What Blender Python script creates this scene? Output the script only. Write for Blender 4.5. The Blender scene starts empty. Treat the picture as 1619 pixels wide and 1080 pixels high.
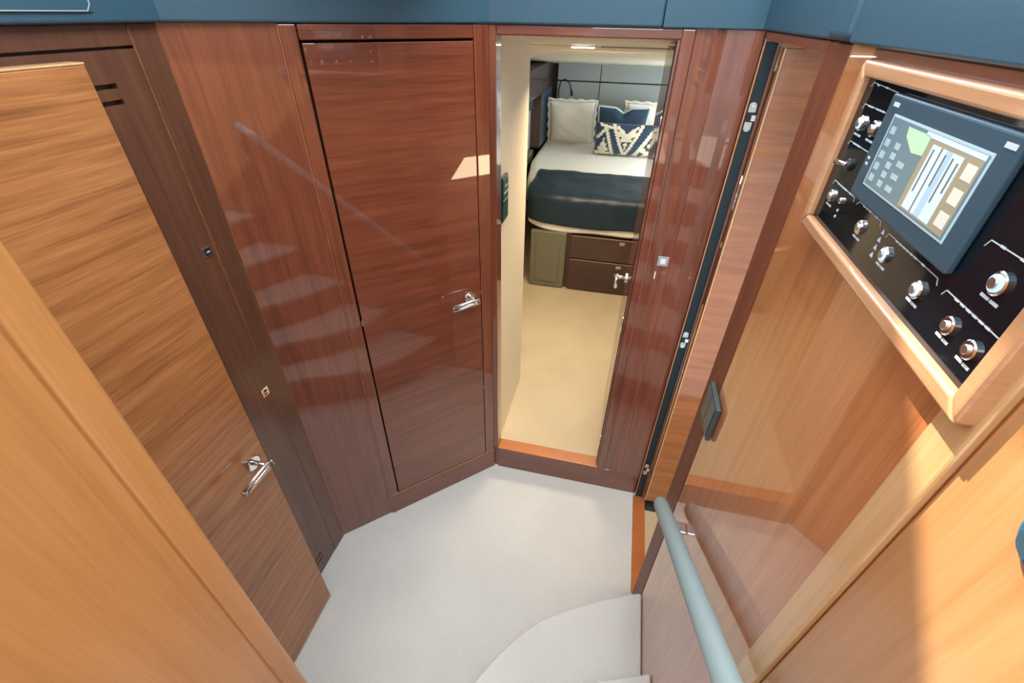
import bpy, bmesh, math, random
from mathutils import Vector, Matrix
random.seed(4)
S = bpy.context.scene
COL = S.collection
PI = math.pi

# ------------------------------------------------------------------ camera, sky, sun, exposure
def setup_camera():
    f, cx, cy, vx, vy = 716.0, 809.5, 540.0, 792.0, 1520.0
    d = Vector((vx-cx, -(vy-cy), -f)).normalized(); up = -d
    fc = Vector((0, 0, -1)); F = (fc - up*fc.dot(up)).normalized(); R = F.cross(up)
    p = math.radians(12.7); c, s = math.cos(p), math.sin(p)
    rows = [R*c - F*s, R*s + F*c, up]                       # camera -> world
    m = Matrix([list(r) for r in rows])
    cam = bpy.data.cameras.new('camera'); o = bpy.data.objects.new('camera', cam); COL.objects.link(o)
    cam.sensor_width = 36; cam.lens = f/1619*36; cam.clip_start = .01; cam.clip_end = 200
    o.matrix_world = Matrix.Translation((0, 0, 2.1)) @ m.to_4x4()
    S.camera = o
setup_camera()

W = bpy.data.worlds.new('sky'); S.world = W; W.use_nodes = True
_n = W.node_tree.nodes; _l = W.node_tree.links
_bg = _n['Background']
_tc = _n.new('ShaderNodeTexCoord'); _sp = _n.new('ShaderNodeSeparateXYZ'); _cr = _n.new('ShaderNodeValToRGB')
_l.new(_tc.outputs['Generated'], _sp.inputs[0]); _l.new(_sp.outputs['Z'], _cr.inputs[0]); _l.new(_cr.outputs[0], _bg.inputs[0])
_e = _cr.color_ramp.elements
_e[0].position = 0.0; _e[0].color = (.42, .50, .55, 1); _e[1].position = 1.0; _e[1].color = (.50, .68, .95, 1)
_x = _cr.color_ramp.elements.new(.06); _x.color = (.95, 1.0, 1.05, 1)
_bg.inputs['Strength'].default_value = 1.9

def light(name, kind, loc, energy, color=(1, 1, 1), size=.2, size_y=None, target=None, direction=None, angle=None, spot=None, blend=.3):
    d = bpy.data.lights.new(name, kind); d.energy = energy; d.color = color
    if kind == 'AREA':
        d.size = size
        if size_y: d.shape = 'RECTANGLE'; d.size_y = size_y
    elif kind == 'SUN': d.angle = angle or .01
    else:
        d.shadow_soft_size = size
        if kind == 'SPOT': d.spot_size = spot; d.spot_blend = blend
    o = bpy.data.objects.new(name, d); COL.objects.link(o); o.location = loc
    v = Vector(direction) if direction else (Vector(target)-Vector(loc) if target else Vector((0, 0, -1)))
    o.rotation_euler = v.to_track_quat('-Z', 'Y').to_euler()
    return o
light('sun', 'SUN', (-3, 3, 6), 10, (1, .90, .74), direction=(1, -1, -2), angle=.012)
light('overhead_fill', 'AREA', (.10, .35, 3.262), 44, (.97, .98, 1), .9, 2.1, target=(.10, .35, 0))  # unseen fill added overhead to brighten the landing and steps
light('window_light_port', 'AREA', (-1.75, -.6, 2.75), 32, (.90, .96, 1), 2.2, 1.0, target=(.2, .3, 1.4))
light('window_light_screen', 'AREA', (-.1, 2.6, 2.85), 22, (.92, .97, 1), 2.2, .7, target=(0, .2, 1.0))
light('cabin_ceiling_lamp_light', 'AREA', (-.1, 2.6, 1.90), 18, (1, .80, .56), .5, target=(-.15, 2.9, 0))
light('berth_window_light', 'AREA', (1.1, 4.2, 1.45), 17, (.88, .96, 1), 1.0, .4, target=(-.4, 4.5, .9))
light('side_cabin_light', 'AREA', (.95, 1.1, 1.25), 3.5, (1, .74, .46), .3, target=(.5, 1.56, .5))
S.view_settings.view_transform = 'Standard'; S.view_settings.look = 'None'
S.view_settings.exposure = 0.35; S.view_settings.gamma = 1; S.view_settings.use_curve_mapping = False

# ------------------------------------------------------------------ materials
MATS = {}
def base_mat(name):
    m = bpy.data.materials.new(name); m.use_nodes = True
    return m, m.node_tree.nodes, m.node_tree.links, m.node_tree.nodes['Principled BSDF']
def plain(name, col, rough=.5, metal=0, coat=0, emit=None, es=0, bump=None, spec=.5, sheen=0, noise=0):
    if name in MATS: return MATS[name]
    m, n, l, p = base_mat(name)
    p.inputs['Base Color'].default_value = (*col, 1); p.inputs['Roughness'].default_value = rough
    p.inputs['Metallic'].default_value = metal; p.inputs['Coat Weight'].default_value = coat
    p.inputs['Coat Roughness'].default_value = .03; p.inputs['Specular IOR Level'].default_value = spec
    p.inputs['Sheen Weight'].default_value = sheen
    if emit: p.inputs['Emission Color'].default_value = (*emit, 1); p.inputs['Emission Strength'].default_value = es
    tc = n.new('ShaderNodeTexCoord')
    if noise or bump:
        t = n.new('ShaderNodeTexNoise'); t.inputs['Scale'].default_value = bump[0] if bump else 8
        t.inputs['Detail'].default_value = 4; l.new(tc.outputs['Object'], t.inputs['Vector'])
        if bump:
            b = n.new('ShaderNodeBump'); b.inputs['Strength'].default_value = bump[1]; b.inputs['Distance'].default_value = bump[2]
            l.new(t.outputs['Fac'], b.inputs['Height']); l.new(b.outputs[0], p.inputs['Normal'])
        if noise:
            mx = n.new('ShaderNodeMix'); mx.data_type = 'RGBA'
            mx.inputs['A'].default_value = (*[c*(1-noise) for c in col], 1); mx.inputs['B'].default_value = (*[min(1, c*(1+noise)) for c in col], 1)
            l.new(t.outputs['Fac'], mx.inputs['Factor']); l.new(mx.outputs['Result'], p.inputs['Base Color'])
    MATS[name] = m
    return m
def wood(name, dark, mid, lite, grain='v', coat=1.0, coat_rough=.025, rough=.38, figure=1.0, seed=0.0):
    if name in MATS: return MATS[name]
    m, n, l, p = base_mat(name)
    tc = n.new('ShaderNodeTexCoord'); mp = n.new('ShaderNodeMapping')
    l.new(tc.outputs['Object'], mp.inputs['Vector'])
    mp.inputs['Location'].default_value = (seed, seed*1.7, seed*.6)
    mp.inputs['Scale'].default_value = (38, 38, 1.5) if grain == 'v' else (2.0, 2.0, 42)
    a = n.new('ShaderNodeTexNoise'); a.inputs['Scale'].default_value = 1.0; a.inputs['Detail'].default_value = 5; a.inputs['Distortion'].default_value = .35
    l.new(mp.outputs[0], a.inputs['Vector'])
    mp2 = n.new('ShaderNodeMapping'); l.new(tc.outputs['Object'], mp2.inputs['Vector'])
    mp2.inputs['Location'].default_value = (seed*.3, seed, seed)
    mp2.inputs['Scale'].default_value = (260, 260, 8) if grain == 'v' else (9, 9, 240)
    b = n.new('ShaderNodeTexNoise'); b.inputs['Scale'].default_value = 1.0; b.inputs['Detail'].default_value = 3
    l.new(mp2.outputs[0], b.inputs['Vector'])
    c = n.new('ShaderNodeTexNoise'); c.inputs['Scale'].default_value = 2.2; c.inputs['Detail'].default_value = 2
    l.new(tc.outputs['Object'], c.inputs['Vector'])
    m1 = n.new('ShaderNodeMath'); m1.operation = 'MULTIPLY_ADD'; m1.inputs[1].default_value = .50; l.new(a.outputs['Fac'], m1.inputs[0])
    m2 = n.new('ShaderNodeMath'); m2.operation = 'MULTIPLY_ADD'; m2.inputs[1].default_value = .36; m2.inputs[2].default_value = 0
    l.new(b.outputs['Fac'], m2.inputs[0])
    m3 = n.new('ShaderNodeMath'); m3.operation = 'MULTIPLY_ADD'; m3.inputs[1].default_value = .22; l.new(c.outputs['Fac'], m3.inputs[0])
    l.new(m2.outputs[0], m3.inputs[2]); l.new(m3.outputs[0], m1.inputs[2])
    r = n.new('ShaderNodeValToRGB'); l.new(m1.outputs[0], r.inputs[0]); e = r.color_ramp.elements
    w = .19/figure
    e[0].position = .54-w; e[0].color = (*dark, 1); e[1].position = .54+w; e[1].color = (*lite, 1)
    k = e.new(.54); k.color = (*mid, 1)
    l.new(r.outputs[0], p.inputs['Base Color'])
    p.inputs['Roughness'].default_value = rough; p.inputs['Coat Weight'].default_value = coat; p.inputs['Coat Roughness'].default_value = coat_rough; p.inputs['Coat IOR'].default_value = 1.66
    bp = n.new('ShaderNodeBump'); bp.inputs['Strength'].default_value = .05; bp.inputs['Distance'].default_value = .0005
    l.new(b.outputs['Fac'], bp.inputs['Height']); l.new(bp.outputs[0], p.inputs['Normal'])
    MATS[name] = m
    return m
def carpet(name, c1, c2, sc=420):
    m, n, l, p = base_mat(name)
    tc = n.new('ShaderNodeTexCoord'); a = n.new('ShaderNodeTexNoise'); a.inputs['Scale'].default_value = sc; a.inputs['Detail'].default_value = 2
    b = n.new('ShaderNodeTexNoise'); b.inputs['Scale'].default_value = 3.5; b.inputs['Detail'].default_value = 3
    l.new(tc.outputs['Object'], a.inputs['Vector']); l.new(tc.outputs['Object'], b.inputs['Vector'])
    ad = n.new('ShaderNodeMath'); ad.operation = 'MULTIPLY_ADD'; ad.inputs[1].default_value = .7; l.new(a.outputs['Fac'], ad.inputs[0])
    mu = n.new('ShaderNodeMath'); mu.operation = 'MULTIPLY'; mu.inputs[1].default_value = .3; l.new(b.outputs['Fac'], mu.inputs[0]); l.new(mu.outputs[0], ad.inputs[2])
    r = n.new('ShaderNodeValToRGB'); r.color_ramp.elements[0].position = .35; r.color_ramp.elements[0].color = (*c1, 1)
    r.color_ramp.elements[1].position = .65; r.color_ramp.elements[1].color = (*c2, 1); l.new(ad.outputs[0], r.inputs[0]); l.new(r.outputs[0], p.inputs['Base Color'])
    p.inputs['Roughness'].default_value = .95; p.inputs['Specular IOR Level'].default_value = .1; p.inputs['Sheen Weight'].default_value = .2
    bp = n.new('ShaderNodeBump'); bp.inputs['Strength'].default_value = .5; bp.inputs['Distance'].default_value = .002
    l.new(a.outputs['Fac'], bp.inputs['Height']); l.new(bp.outputs[0], p.inputs['Normal'])
    MATS[name] = m
    return m
RED = ((.092, .022, .010), (.172, .044, .019), (.245, .072, .034))
CHE = ((.37, .120, .036), (.51, .185, .062), (.61, .255, .100))
HON = ((.46, .20, .060), (.60, .28, .095), (.70, .36, .14))
M_red_v = wood('mahogany_vertical_grain', *RED, 'v')
M_red_h = wood('mahogany_crossgrain', *RED, 'h', coat=.8)
M_wal_v = wood('walnut_vertical_grain', (.068, .028, .016), (.112, .048, .027), (.155, .070, .040), 'v', coat=.35, coat_rough=.12)
M_leaf = wood('walnut_crossgrain', (.20, .074, .024), (.37, .152, .050), (.50, .230, .085), 'h', coat=.35, coat_rough=.10, figure=1.15)
M_satin = wood('satin_mahogany', *RED, 'v', coat=.0, rough=.5)
M_che_v = wood('cherry_vertical_grain', *CHE, 'v', seed=3)
M_che_h = wood('cherry_crossgrain', *CHE, 'h', seed=5)
M_hon_v = wood('sunlit_cherry_vertical_grain', (.36, .165, .050), (.46, .22, .070), (.54, .275, .10), 'v', coat=.35, coat_rough=.15, seed=7, figure=.8)  # same cherry, lightened to put the warm sun into its colour
M_pale = wood('pale_cherry_edge', (.52, .29, .12), (.64, .38, .17), (.74, .48, .25), 'v', coat=.7, coat_rough=.08, seed=2, figure=.8)
M_sill = wood('orange_cherry_sill', (.35, .10, .02), (.48, .15, .035), (.58, .21, .06), 'h', coat=.6, coat_rough=.1, seed=2)
M_carpet = carpet('grey_carpet', (.55, .575, .555), (.69, .715, .69))
M_carpet_b = carpet('beige_carpet', (.50, .40, .25), (.68, .56, .37))
M_blue = plain('dark_blue_leather', (.025, .078, .118), .48, bump=(260, .25, .001), spec=.6, noise=.15)
M_cream = plain('cream_lining', (.80, .70, .50), .6, bump=(180, .1, .001))
M_ceil = plain('ivory_headliner', (.84, .82, .70), .6)
M_white = plain('white_gelcoat', (.80, .82, .82), .35)
M_chrome = plain('polished_chrome', (.86, .88, .90), .10, 1)
M_steel = plain('brushed_nickel', (.62, .62, .60), .32, 1)
M_black = plain('black_plastic', (.012, .016, .020), .3)
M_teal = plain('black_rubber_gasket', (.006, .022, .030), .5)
M_gloss = plain('black_glass_panel', (.005, .008, .012), .05)
M_bezel = plain('slate_blue_bezel', (.035, .075, .110), .38)
M_switch = plain('slate_switch_plate', (.07, .095, .10), .35)
M_print = plain('white_panel_print', (.55, .62, .66), .5)
M_ring = plain('lit_blue_ring', (.25, .40, .9), .3, emit=(.35, .5, 1), es=1.1)
M_green = plain('green_lamp', (.02, .6, .2), .3, emit=(.05, 1, .3), es=2)
M_rail = plain('grey_stitched_leather', (.27, .36, .37), .5, bump=(300, .2, .001), noise=.08)
M_thread = plain('dark_thread', (.06, .08, .08), .8)
M_linen = plain('white_linen', (.80, .79, .73), .85, bump=(14, .35, .01), sheen=.2)
M_navy = plain('navy_fabric', (.012, .040, .085), .8, bump=(400, .2, .001), sheen=.3)
M_throw = plain('navy_satin_throw', (.008, .026, .046), .45, bump=(9, .4, .01))
M_ivory = plain('ivory_fabric', (.72, .68, .55), .85, bump=(400, .2, .001))
M_pipe = plain('pale_blue_piping', (.50, .62, .68), .8)
M_pad = plain('grey_blue_padded_leather', (.34, .39, .40), .5, bump=(200, .15, .001))
M_olive = plain('olive_grey_leather', (.17, .165, .115), .5, bump=(200, .15, .001))
M_dkwood = wood('espresso_wood', (.030, .014, .014), (.055, .024, .022), (.080, .036, .032), 'h', coat=.4, coat_rough=.1)
M_mirror = plain('pale_locker_lining', (.45, .50, .50), .3)
M_shadow = plain('dark_void', (.02, .014, .01), .8)

# ------------------------------------------------------------------ mesh helpers
ID = lambda a, b, c: Vector((a, b, c))
class MB:
    def __init__(s): s.bm = bmesh.new()
    def hexa(s, P, mi=0):
        v = [s.bm.verts.new(p) for p in P]
        for q in ((0, 3, 2, 1), (4, 5, 6, 7), (0, 1, 5, 4), (1, 2, 6, 5), (2, 3, 7, 6), (3, 0, 4, 7)):
            f = s.bm.faces.new([v[i] for i in q]); f.material_index = mi
        return s
    def box(s, a0, a1, b0, b1, c0, c1, fr=ID, mi=0):
        return s.hexa([fr(a, b, c) for c in (c0, c1) for a, b in ((a0, b0), (a1, b0), (a1, b1), (a0, b1))], mi)
    def prism(s, pts, c0, c1, fr=ID, mi=0):
        lo = [s.bm.verts.new(fr(p[0], p[1], c0)) for p in pts]; hi = [s.bm.verts.new(fr(p[0], p[1], c1)) for p in pts]
        f = s.bm.faces.new(lo); f.material_index = mi
        f = s.bm.faces.new(hi); f.material_index = mi
        n = len(pts)
        for i in range(n):
            f = s.bm.faces.new((lo[i], lo[(i+1) % n], hi[(i+1) % n], hi[i])); f.material_index = mi
        return s
    def tube(s, path, r, n=12, cap=True, flat=None, mi=0, smooth=True):
        path = [Vector(p) for p in path]; rs = r if isinstance(r, (list, tuple)) else [r]*len(path)
        rings = []; prev = None
        for i, p in enumerate(path):
            t = (path[min(i+1, len(path)-1)]-path[max(i-1, 0)]).normalized()
            if prev is None:
                a = t.orthogonal() if abs(t.z) > .9 else t.cross(Vector((0, 0, 1)))
            else: a = prev - t*prev.dot(t)
            a.normalize(); prev = a; b = t.cross(a)
            k = flat or 1
            rings.append([s.bm.verts.new(p + a*math.cos(2*PI*j/n)*rs[i] + b*math.sin(2*PI*j/n)*rs[i]*k) for j in range(n)])
        for A, B in zip(rings, rings[1:]):
            for j in range(n):
                f = s.bm.faces.new((A[j], A[(j+1) % n], B[(j+1) % n], B[j])); f.smooth = smooth; f.material_index = mi
        if cap:
            for q in (rings[0], rings[-1]):
                f = s.bm.faces.new(q); f.material_index = mi
        return s
    def disc(s, c, nrm, r, h, n=20, r2=None, mi=0):
        c = Vector(c); nrm = Vector(nrm).normalized()
        r2 = r if r2 is None else r2
        return s.tube([c, c+nrm*h*.7, c+nrm*h], [r, r, r2*.86 if r2 == r else r2], n, mi=mi, smooth=False)
    def done(s, name, mat, parent=None, bevel=0, seg=2, smooth=False, subsurf=0, loc=None):
        bmesh.ops.recalc_face_normals(s.bm, faces=s.bm.faces)
        me = bpy.data.meshes.new(name)
        mats = mat if isinstance(mat, (list, tuple)) else [mat]
        # origin: parent's location for a part, else centre-bottom of the mesh
        if loc is None:
            if parent is not None: loc = Vector(parent.get('_w', (0, 0, 0)))
            else:
                xs = [v.co for v in s.bm.verts]
                loc = Vector((sum(v.x for v in xs)/len(xs), sum(v.y for v in xs)/len(xs), min(v.z for v in xs)))
        loc = Vector(loc)
        for v in s.bm.verts: v.co -= loc
        s.bm.to_mesh(me); s.bm.free()
        for m in mats: me.materials.append(m)
        if smooth:
            for f in me.polygons: f.use_smooth = True
        o = bpy.data.objects.new(name, me); COL.objects.link(o); o['_w'] = tuple(loc)
        if parent is not None: o.parent = parent
        else: o.location = loc
        if bevel:
            b = o.modifiers.new('bevel', 'BEVEL'); b.width = bevel; b.segments = seg; b.limit_method = 'ANGLE'; b.angle_limit = .6
            b.harden_normals = False
        if subsurf:
            q = o.modifiers.new('sub', 'SUBSURF'); q.levels = subsurf; q.render_levels = subsurf
        return o
def tag(o, label, cat, group=None, kind=None):
    if label: o['label'] = label
    if cat: o['category'] = cat
    if group: o['group'] = group
    if kind: o['kind'] = kind
    return o
def empty(name, loc, label, cat, group=None, kind=None):
    o = bpy.data.objects.new(name, None); COL.objects.link(o); o.location = loc; o.empty_display_size = .05
    o['_w'] = tuple(loc)
    return tag(o, label, cat, group, kind)
def sub(name, loc, parent):
    o = bpy.data.objects.new(name, None); COL.objects.link(o); o.empty_display_size = .02
    o.parent = parent; o.location = Vector(loc)-Vector(parent['_w']); o['_w'] = tuple(loc)
    return o
def lab(o, t): o['label'] = t; return o

LC = Vector((-1.065, 1.023, 0)); BC = Vector((-.459, 1.618, 0))
U = (BC-LC).normalized(); NV = Vector((U.y, -U.x, 0)); SL = (BC-LC).length
def CW(s, d, z): p = LC+U*s+NV*d; return Vector((p.x, p.y, z))      # closet wall: along, proud, up
OY = 1.618
def OW(x, d, z): return Vector((x, OY-d, z))                       # opening wall
XR = .33
def RW(y, d, z): return Vector((XR-d, y, z))                       # right wall
XL = -1.062
def LW(y, d, z): return Vector((XL+d, y, z))                       # left wall
TOP = 2.067

# ------------------------------------------------------------------ floor and stairs
fl = MB(); fl.prism([(-1.15, -1.3), (.323, -1.3), (.323, 1.68), (-.49, 1.68), (-1.15, 1.06)], -.09, 0).box(.323, .385, -1.3, 1.08, -.09, -.001).box(.323, .385, 1.6, 1.68, -.09, -.001)
fl = tag(fl.done('floor', M_carpet), 'pale grey carpeted landing floor at the foot of the steps', 'floor', kind='structure')
FR1 = [(.329, .966), (.279, .949), (.17, .90), (.057, .838), (-.04, .777), (-.107, .712), (-.17, .629), (-.222, .545), (-.262, .46), (-.31, .36), (-.37, .28), (-.449, .21)]
FR2 = [(.329, .633), (.156, .57), (.05, .50), (-.07, .39), (-.17, .25), (-.30, .10), (-.449, .0)]
FR3 = [(.329, .33), (.16, .26), (.0, .16), (-.15, .02), (-.30, -.13), (-.449, -.22)]
FR4 = [(.329, .04), (.1, -.06), (-.1, -.18), (-.3, -.32), (-.449, -.42)]
FR5 = [(.329, -.24), (.0, -.34), (-.449, -.62)]
FR6 = [(.329, -.52), (-.449, -.82)]
stairs = empty('staircase', (0, -.2, 0), 'grey carpeted fan shaped steps rising from the landing', 'stairs', kind='structure')
zs = [0, .24, .41, .60, .80, 1.0, 1.2]
for i, fr in enumerate((FR1, FR2, FR3, FR4, FR5, FR6)):
    pts = fr + [(-.449, -1.2), (.329, -1.2)]
    tr = MB().prism(pts, zs[i+1]-.034, zs[i+1]).done('stair_step', M_carpet, stairs, bevel=.010, seg=3)
    ins = [(x*.999, y-.022) for x, y in fr] + [(-.449, -1.2), (.329, -1.2)]
    MB().prism(ins, zs[i]+.0005, zs[i+1]-.0345).done('riser', M_red_h, tr)

# ------------------------------------------------------------------ right wall
rw = MB()
rw.box(-1.2, 1.075, -.045, -.006, 0, TOP, RW).box(1.075, 1.60, -.045, -.006, 2.045, TOP, RW)
rw.box(-.75, 1.0, -.045, -.008, TOP, 2.33, RW)
wr = tag(rw.done('wall_right', M_che_v, loc=(XR, .4, 0)), 'glossy cherry panelled wall beside the steps', 'wall', kind='structure')
MB().box(.394, .958, -.006, 0, 0, TOP, RW).done('wood_panel', M_che_v, wr)
MB().box(.962, 1.08, -.0445, .0015, 0, TOP-.001, RW).done('corner_stile', M_satin, wr, bevel=.006, seg=3)
MB().box(1.08, 1.60, -.04, .0, 2.047, TOP-.001, RW).done('door_header', M_red_h, wr, bevel=.003)
MB().box(.347, .392, -.006, .005, 0, TOP, RW).done('stile', M_pale, wr, bevel=.003)
MB().box(-1.2, .343, -.010, -.003, 0, TOP, RW).done('wood_panel', wood('sunlit_cherry_near_panel', (.40, .185, .07), (.50, .25, .10), (.58, .31, .14), 'v', coat=.5, coat_rough=.08, seed=9, figure=.8), wr)  # near panel uses a lighter cherry copy with sunlight in its colour
# threshold of the side doorway
tag(MB().box(.324, .385, 1.082, 1.597, -.03, .002).done('trim_1', M_sill, bevel=.0015), 'orange wooden threshold strip along the right edge of the grey carpet', 'threshold', kind='structure')
# starboard cabin behind the doorway
tag(MB().box(.386, 1.45, .6, 2.2, -.07, -.02).done('floor_side_cabin', M_carpet_b), 'beige carpet inside the side cabin doorway', 'floor', kind='structure')
tag(MB().box(1.45, 1.49, .6, 2.2, -.05, 2.1).done('wall_side_cabin', M_che_v), 'cherry wall inside the side cabin', 'wall', kind='structure')
tag(MB().box(.386, 1.49, .6, 2.2, 2.07, 2.10).done('ceiling_side_cabin', M_ceil), 'ivory ceiling of the side cabin', 'ceiling', kind='structure')

tag(MB().box(.386, .92, 1.536, 1.60, -.0195, .006).done('trim_6', M_teal, bevel=.002), 'black strip standing in for the shadow gap under the side cabin door', 'shadow strip', kind='structure')  # dark strip paints the shade below the door leaf
# jamb and gasket where the side door hangs
jamb = tag(MB().box(.335, .375, 1.601, 1.66, 0, TOP).done('trim_2', M_red_v, loc=(.35, 1.62, 0)), 'dark jamb the side cabin door hangs on', 'door jamb', kind='structure')
MB().box(.330, .3345, 1.594, 1.6005, 0, TOP-.002).done('edge_line', M_che_v, jamb, bevel=.001)
MB().box(.3348, .3655, 1.598, 1.6008, .004, TOP-.025).done('rubber_gasket', M_teal, jamb)
MB().box(.3658, .3755, 1.592, 1.6008, .004, TOP-.002).done('jamb_strip', M_red_v, jamb, bevel=.001)

def hinge(name, c, wdir, n, parent, L=.080, w=.021):
    """concealed hinge plate: long rounded plate with a dark knuckle slot; wdir = across, n = out"""
    c = Vector(c); n = Vector(n).normalized(); wd = Vector(wdir).normalized(); up = Vector((0, 0, 1))
    t = sub(name, c, parent)
    fr = lambda a, b, z: c + wd*a + n*b + up*z
    r = w/2
    def cap(sign):
        z0 = sign*L/2; z1 = sign*.013
        pts = [(-r, z1), (r, z1)] + [(r*math.cos(q*PI/8), z0-sign*r+sign*r*math.sin(q*PI/8)) for q in range(9)]
        m = MB()
        m.prism(pts, 0, .003, lambda a, z, b: fr(a, b, z)); m.done('plate', M_steel, t, bevel=.0006)
        MB().disc(fr(0, .003, sign*(L/2-r)), n, r*.42, .001, 12).done('screw', M_chrome, t)
    cap(1); cap(-1)
    MB().box(-r*.8, r*.8, -.001, .001, -.0125, .0125, fr).done('knuckle_slot', M_black, t)
    MB().box(r*.25, r*1.5, .0015, .004, -.010, .006, fr).done('link', M_chrome, t, bevel=.0008)
for z, w in ((1.856, 'top'), (1.043, 'middle'), (.232, 'bottom')):
    hinge('door_hinge', (.349, 1.5955, z), (1, 0, 0), (0, -1, 0), jamb)

def lever_handle(name, c, n, along, parent, L=.105, turn=.055, rise=0):
    c = Vector(c); n = Vector(n).normalized(); al = Vector(along).normalized(); up = Vector((0, 0, 1))
    t = sub(name, c, parent)
    MB().disc(c, n, .025, .007, 28).done('rosette', M_chrome, t)
    MB().tube([c+n*.006, c+n*turn], .0085, 16).done('neck', M_chrome, t)
    e0 = c+n*turn-al*.012; e1 = c+n*turn+al*L+up*rise
    for k, dz in enumerate((-.0078, .0078)):
        MB().tube([e0+up*dz, e0+al*.01+up*dz, e1+up*dz], [.0062, .0068, .0062], 12).done('lever_bar', M_chrome, t)
    MB().disc(e1-al*.002, al, .0095, .004, 16).done('lever_tip', M_chrome, t)
    MB().disc(e0-al*.001, -al, .011, .004, 16).done('end_cap', M_chrome, t)
    return t
# side cabin door leaf, open into the side cabin
d3 = tag(MB().box(.379, .93, 1.562, 1.597, .030, 2.03).done('door_3', wood('orange_cherry_crossgrain', (.26, .085, .025), (.38, .135, .04), (.50, .20, .07), 'h', coat=.8, coat_rough=.05, seed=1), bevel=.002, loc=(.376, 1.58, 0)),
         'orange cherry side cabin door standing open beyond the black strip', 'door', kind='structure')
MB().box(.3775, .3825, 1.5575, 1.5618, .030, 2.03).done('lit_edge_strip', M_pale, d3, bevel=.001)  # pale strip paints the lit edge of the door leaf

# ------------------------------------------------------------------ opening wall (master cabin doorway)
ow = MB()
ow.box(-.50, -.435, -.06, -.006, 0, TOP, OW).box(.125, .334, -.06, -.006, 0, TOP, OW)
ow.box(-.435, .125, -.06, -.006, 2.045, TOP, OW).box(-.435, .125, -.06, -.006, 0, .135, OW)
wb = tag(ow.done('wall_back', M_red_v, loc=(0, OY, 0)), 'mahogany wall around the cabin doorway', 'wall', kind='structure')
MB().box(-.4575, -.432, -.066, .004, .148, TOP-.001, OW).done('stile', M_red_v, wb, bevel=.003)
MB().box(-.4315, .3285, -.006, .004, .0005, .1475, OW).done('plinth', M_red_h, wb, bevel=.003)
MB().box(-.4315, .121, -.0655, .003, 2.039, TOP-.001, OW).done('door_header', M_red_h, wb, bevel=.004, seg=3)
MB().box(.1125, .150, -.006, .006, .148, TOP-.001, OW).done('moulding', M_red_v, wb, bevel=.004, seg=3)
MB().box(.151, .230, -.006, .001, .148, TOP-.001, OW).done('wood_panel', M_red_v, wb)
pn = MB().prism([(.231, .001), (.329, .010), (.329, -.006), (.231, -.006)], .148, TOP-.001, OW).done('wood_panel', M_red_v, wb)
tag(MB().box(-.4318, .1118, -.064, .006, .1485, .157, OW).done('trim_3', M_sill, bevel=.002), 'orange wooden sill across the cabin doorway', 'door sill', kind='structure')
jb = tag(MB().box(.1045, .1115, -.064, .002, .158, 2.038, OW).done('trim_4', M_red_v, loc=(.108, OY, .15)), 'dark hinge jamb on the right of the cabin doorway', 'door jamb', kind='structure')
MB().box(.1030, .1044, -.045, -.020, .16, 2.036, OW).done('rubber_gasket', M_shadow, jb)
for z, w in ((1.80, 'top'), (1.045, 'middle'), (.33, 'bottom')):
    hinge('door_hinge', (.1028, 1.641, z), (0, 1, 0), (-1, 0, 0), jb, w=.020)
sw = empty('wall_plate', OW(.202, .0, 1.36), 'small pale square plate on the mahogany panel right of the cabin doorway', 'switch plate')
MB().box(.183, .221, .001, .004, 1.341, 1.379, OW).done('plate', M_pad, sw, bevel=.002)
MB().box(.193, .211, .004, .0055, 1.350, 1.370, OW).done('button', M_white, sw, bevel=.001)
tag(MB().box(.182, .186, .001, .002, 1.285, 1.315, OW).done('slot_marker', M_white, bevel=.0005), 'tiny pale upright slot below the square plate', 'slot')
# master cabin door leaf, swung into the cabin
D0 = Vector((.113, 1.690, 0)); DA = math.atan2(.000, 1); DD = Vector((math.sin(DA-.006), math.cos(DA-.006), 0)); DN = Vector((-DD.y, DD.x, 0))
fD = lambda a, b, z: Vector((D0.x, D0.y, 0))+DD*a+DN*b+Vector((0, 0, z))
d2 = tag(MB().box(0, .53, -.032, 0, .165, 2.00, fD).done('door_2', M_red_h, bevel=.002, loc=D0), 'glossy mahogany cabin door swung inward, seen nearly edge on', 'door', kind='structure')
lever_handle('door_handle', fD(.465, .0, 1.0), DN, -DD, d2, L=.10, turn=.05)

# ------------------------------------------------------------------ closet wall
cw = MB()
cw.box(-.06, SL+.01, -.055, -.030, 0, TOP, CW)
wc = tag(cw.done('wall_diagonal', M_shadow, loc=(LC+BC)/2), 'diagonal mahogany wall holding the closet door', 'wall', kind='structure')
MB().box(.001, .2515, -.030, 0, 0.0005, TOP, CW).done('wood_panel', M_red_v, wc)
MB().box(.253, .2960, -.030, .009, .1405, TOP-.001, CW).done('stile', M_red_v, wc, bevel=.003)
MB().box(.798, SL-.001, -.030, .009, .1405, TOP-.001, CW).done('stile', M_red_v, wc, bevel=.003)
MB().box(.2985, .797, -.030, .009, 2.031, TOP-.001, CW).done('door_header', M_red_h, wc, bevel=.003)
MB().box(.253, SL+.002, -.030, .009, .0005, .1395, CW).done('plinth', M_red_h, wc, bevel=.002)
MB().box(.253, SL+.001, .0065, .0098, .1375, .1402, CW).done('plinth_lit_edge', M_che_h, wc)  # lighter strip paints the lit top edge of the plinth
MB().box(.2515, .2529, -.002, .0094, .0005, TOP-.001, CW).done('edge_line', M_che_h, wc)  # thin light strip paints the lit bevel of the stile
d1 = tag(MB().box(.3025, .7955, -.020, .007, .1445, 2.0245, CW).done('door_1', M_red_h, bevel=.0015, loc=CW(.3, 0, .14)), 'closed reddish mahogany closet door in the diagonal wall', 'door', kind='structure')
for z in (1.16,):
    MB().box(.2985, .3022, .004, .011, z-.012, z+.012, CW).done('hinge_pin', M_steel, d1)
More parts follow.
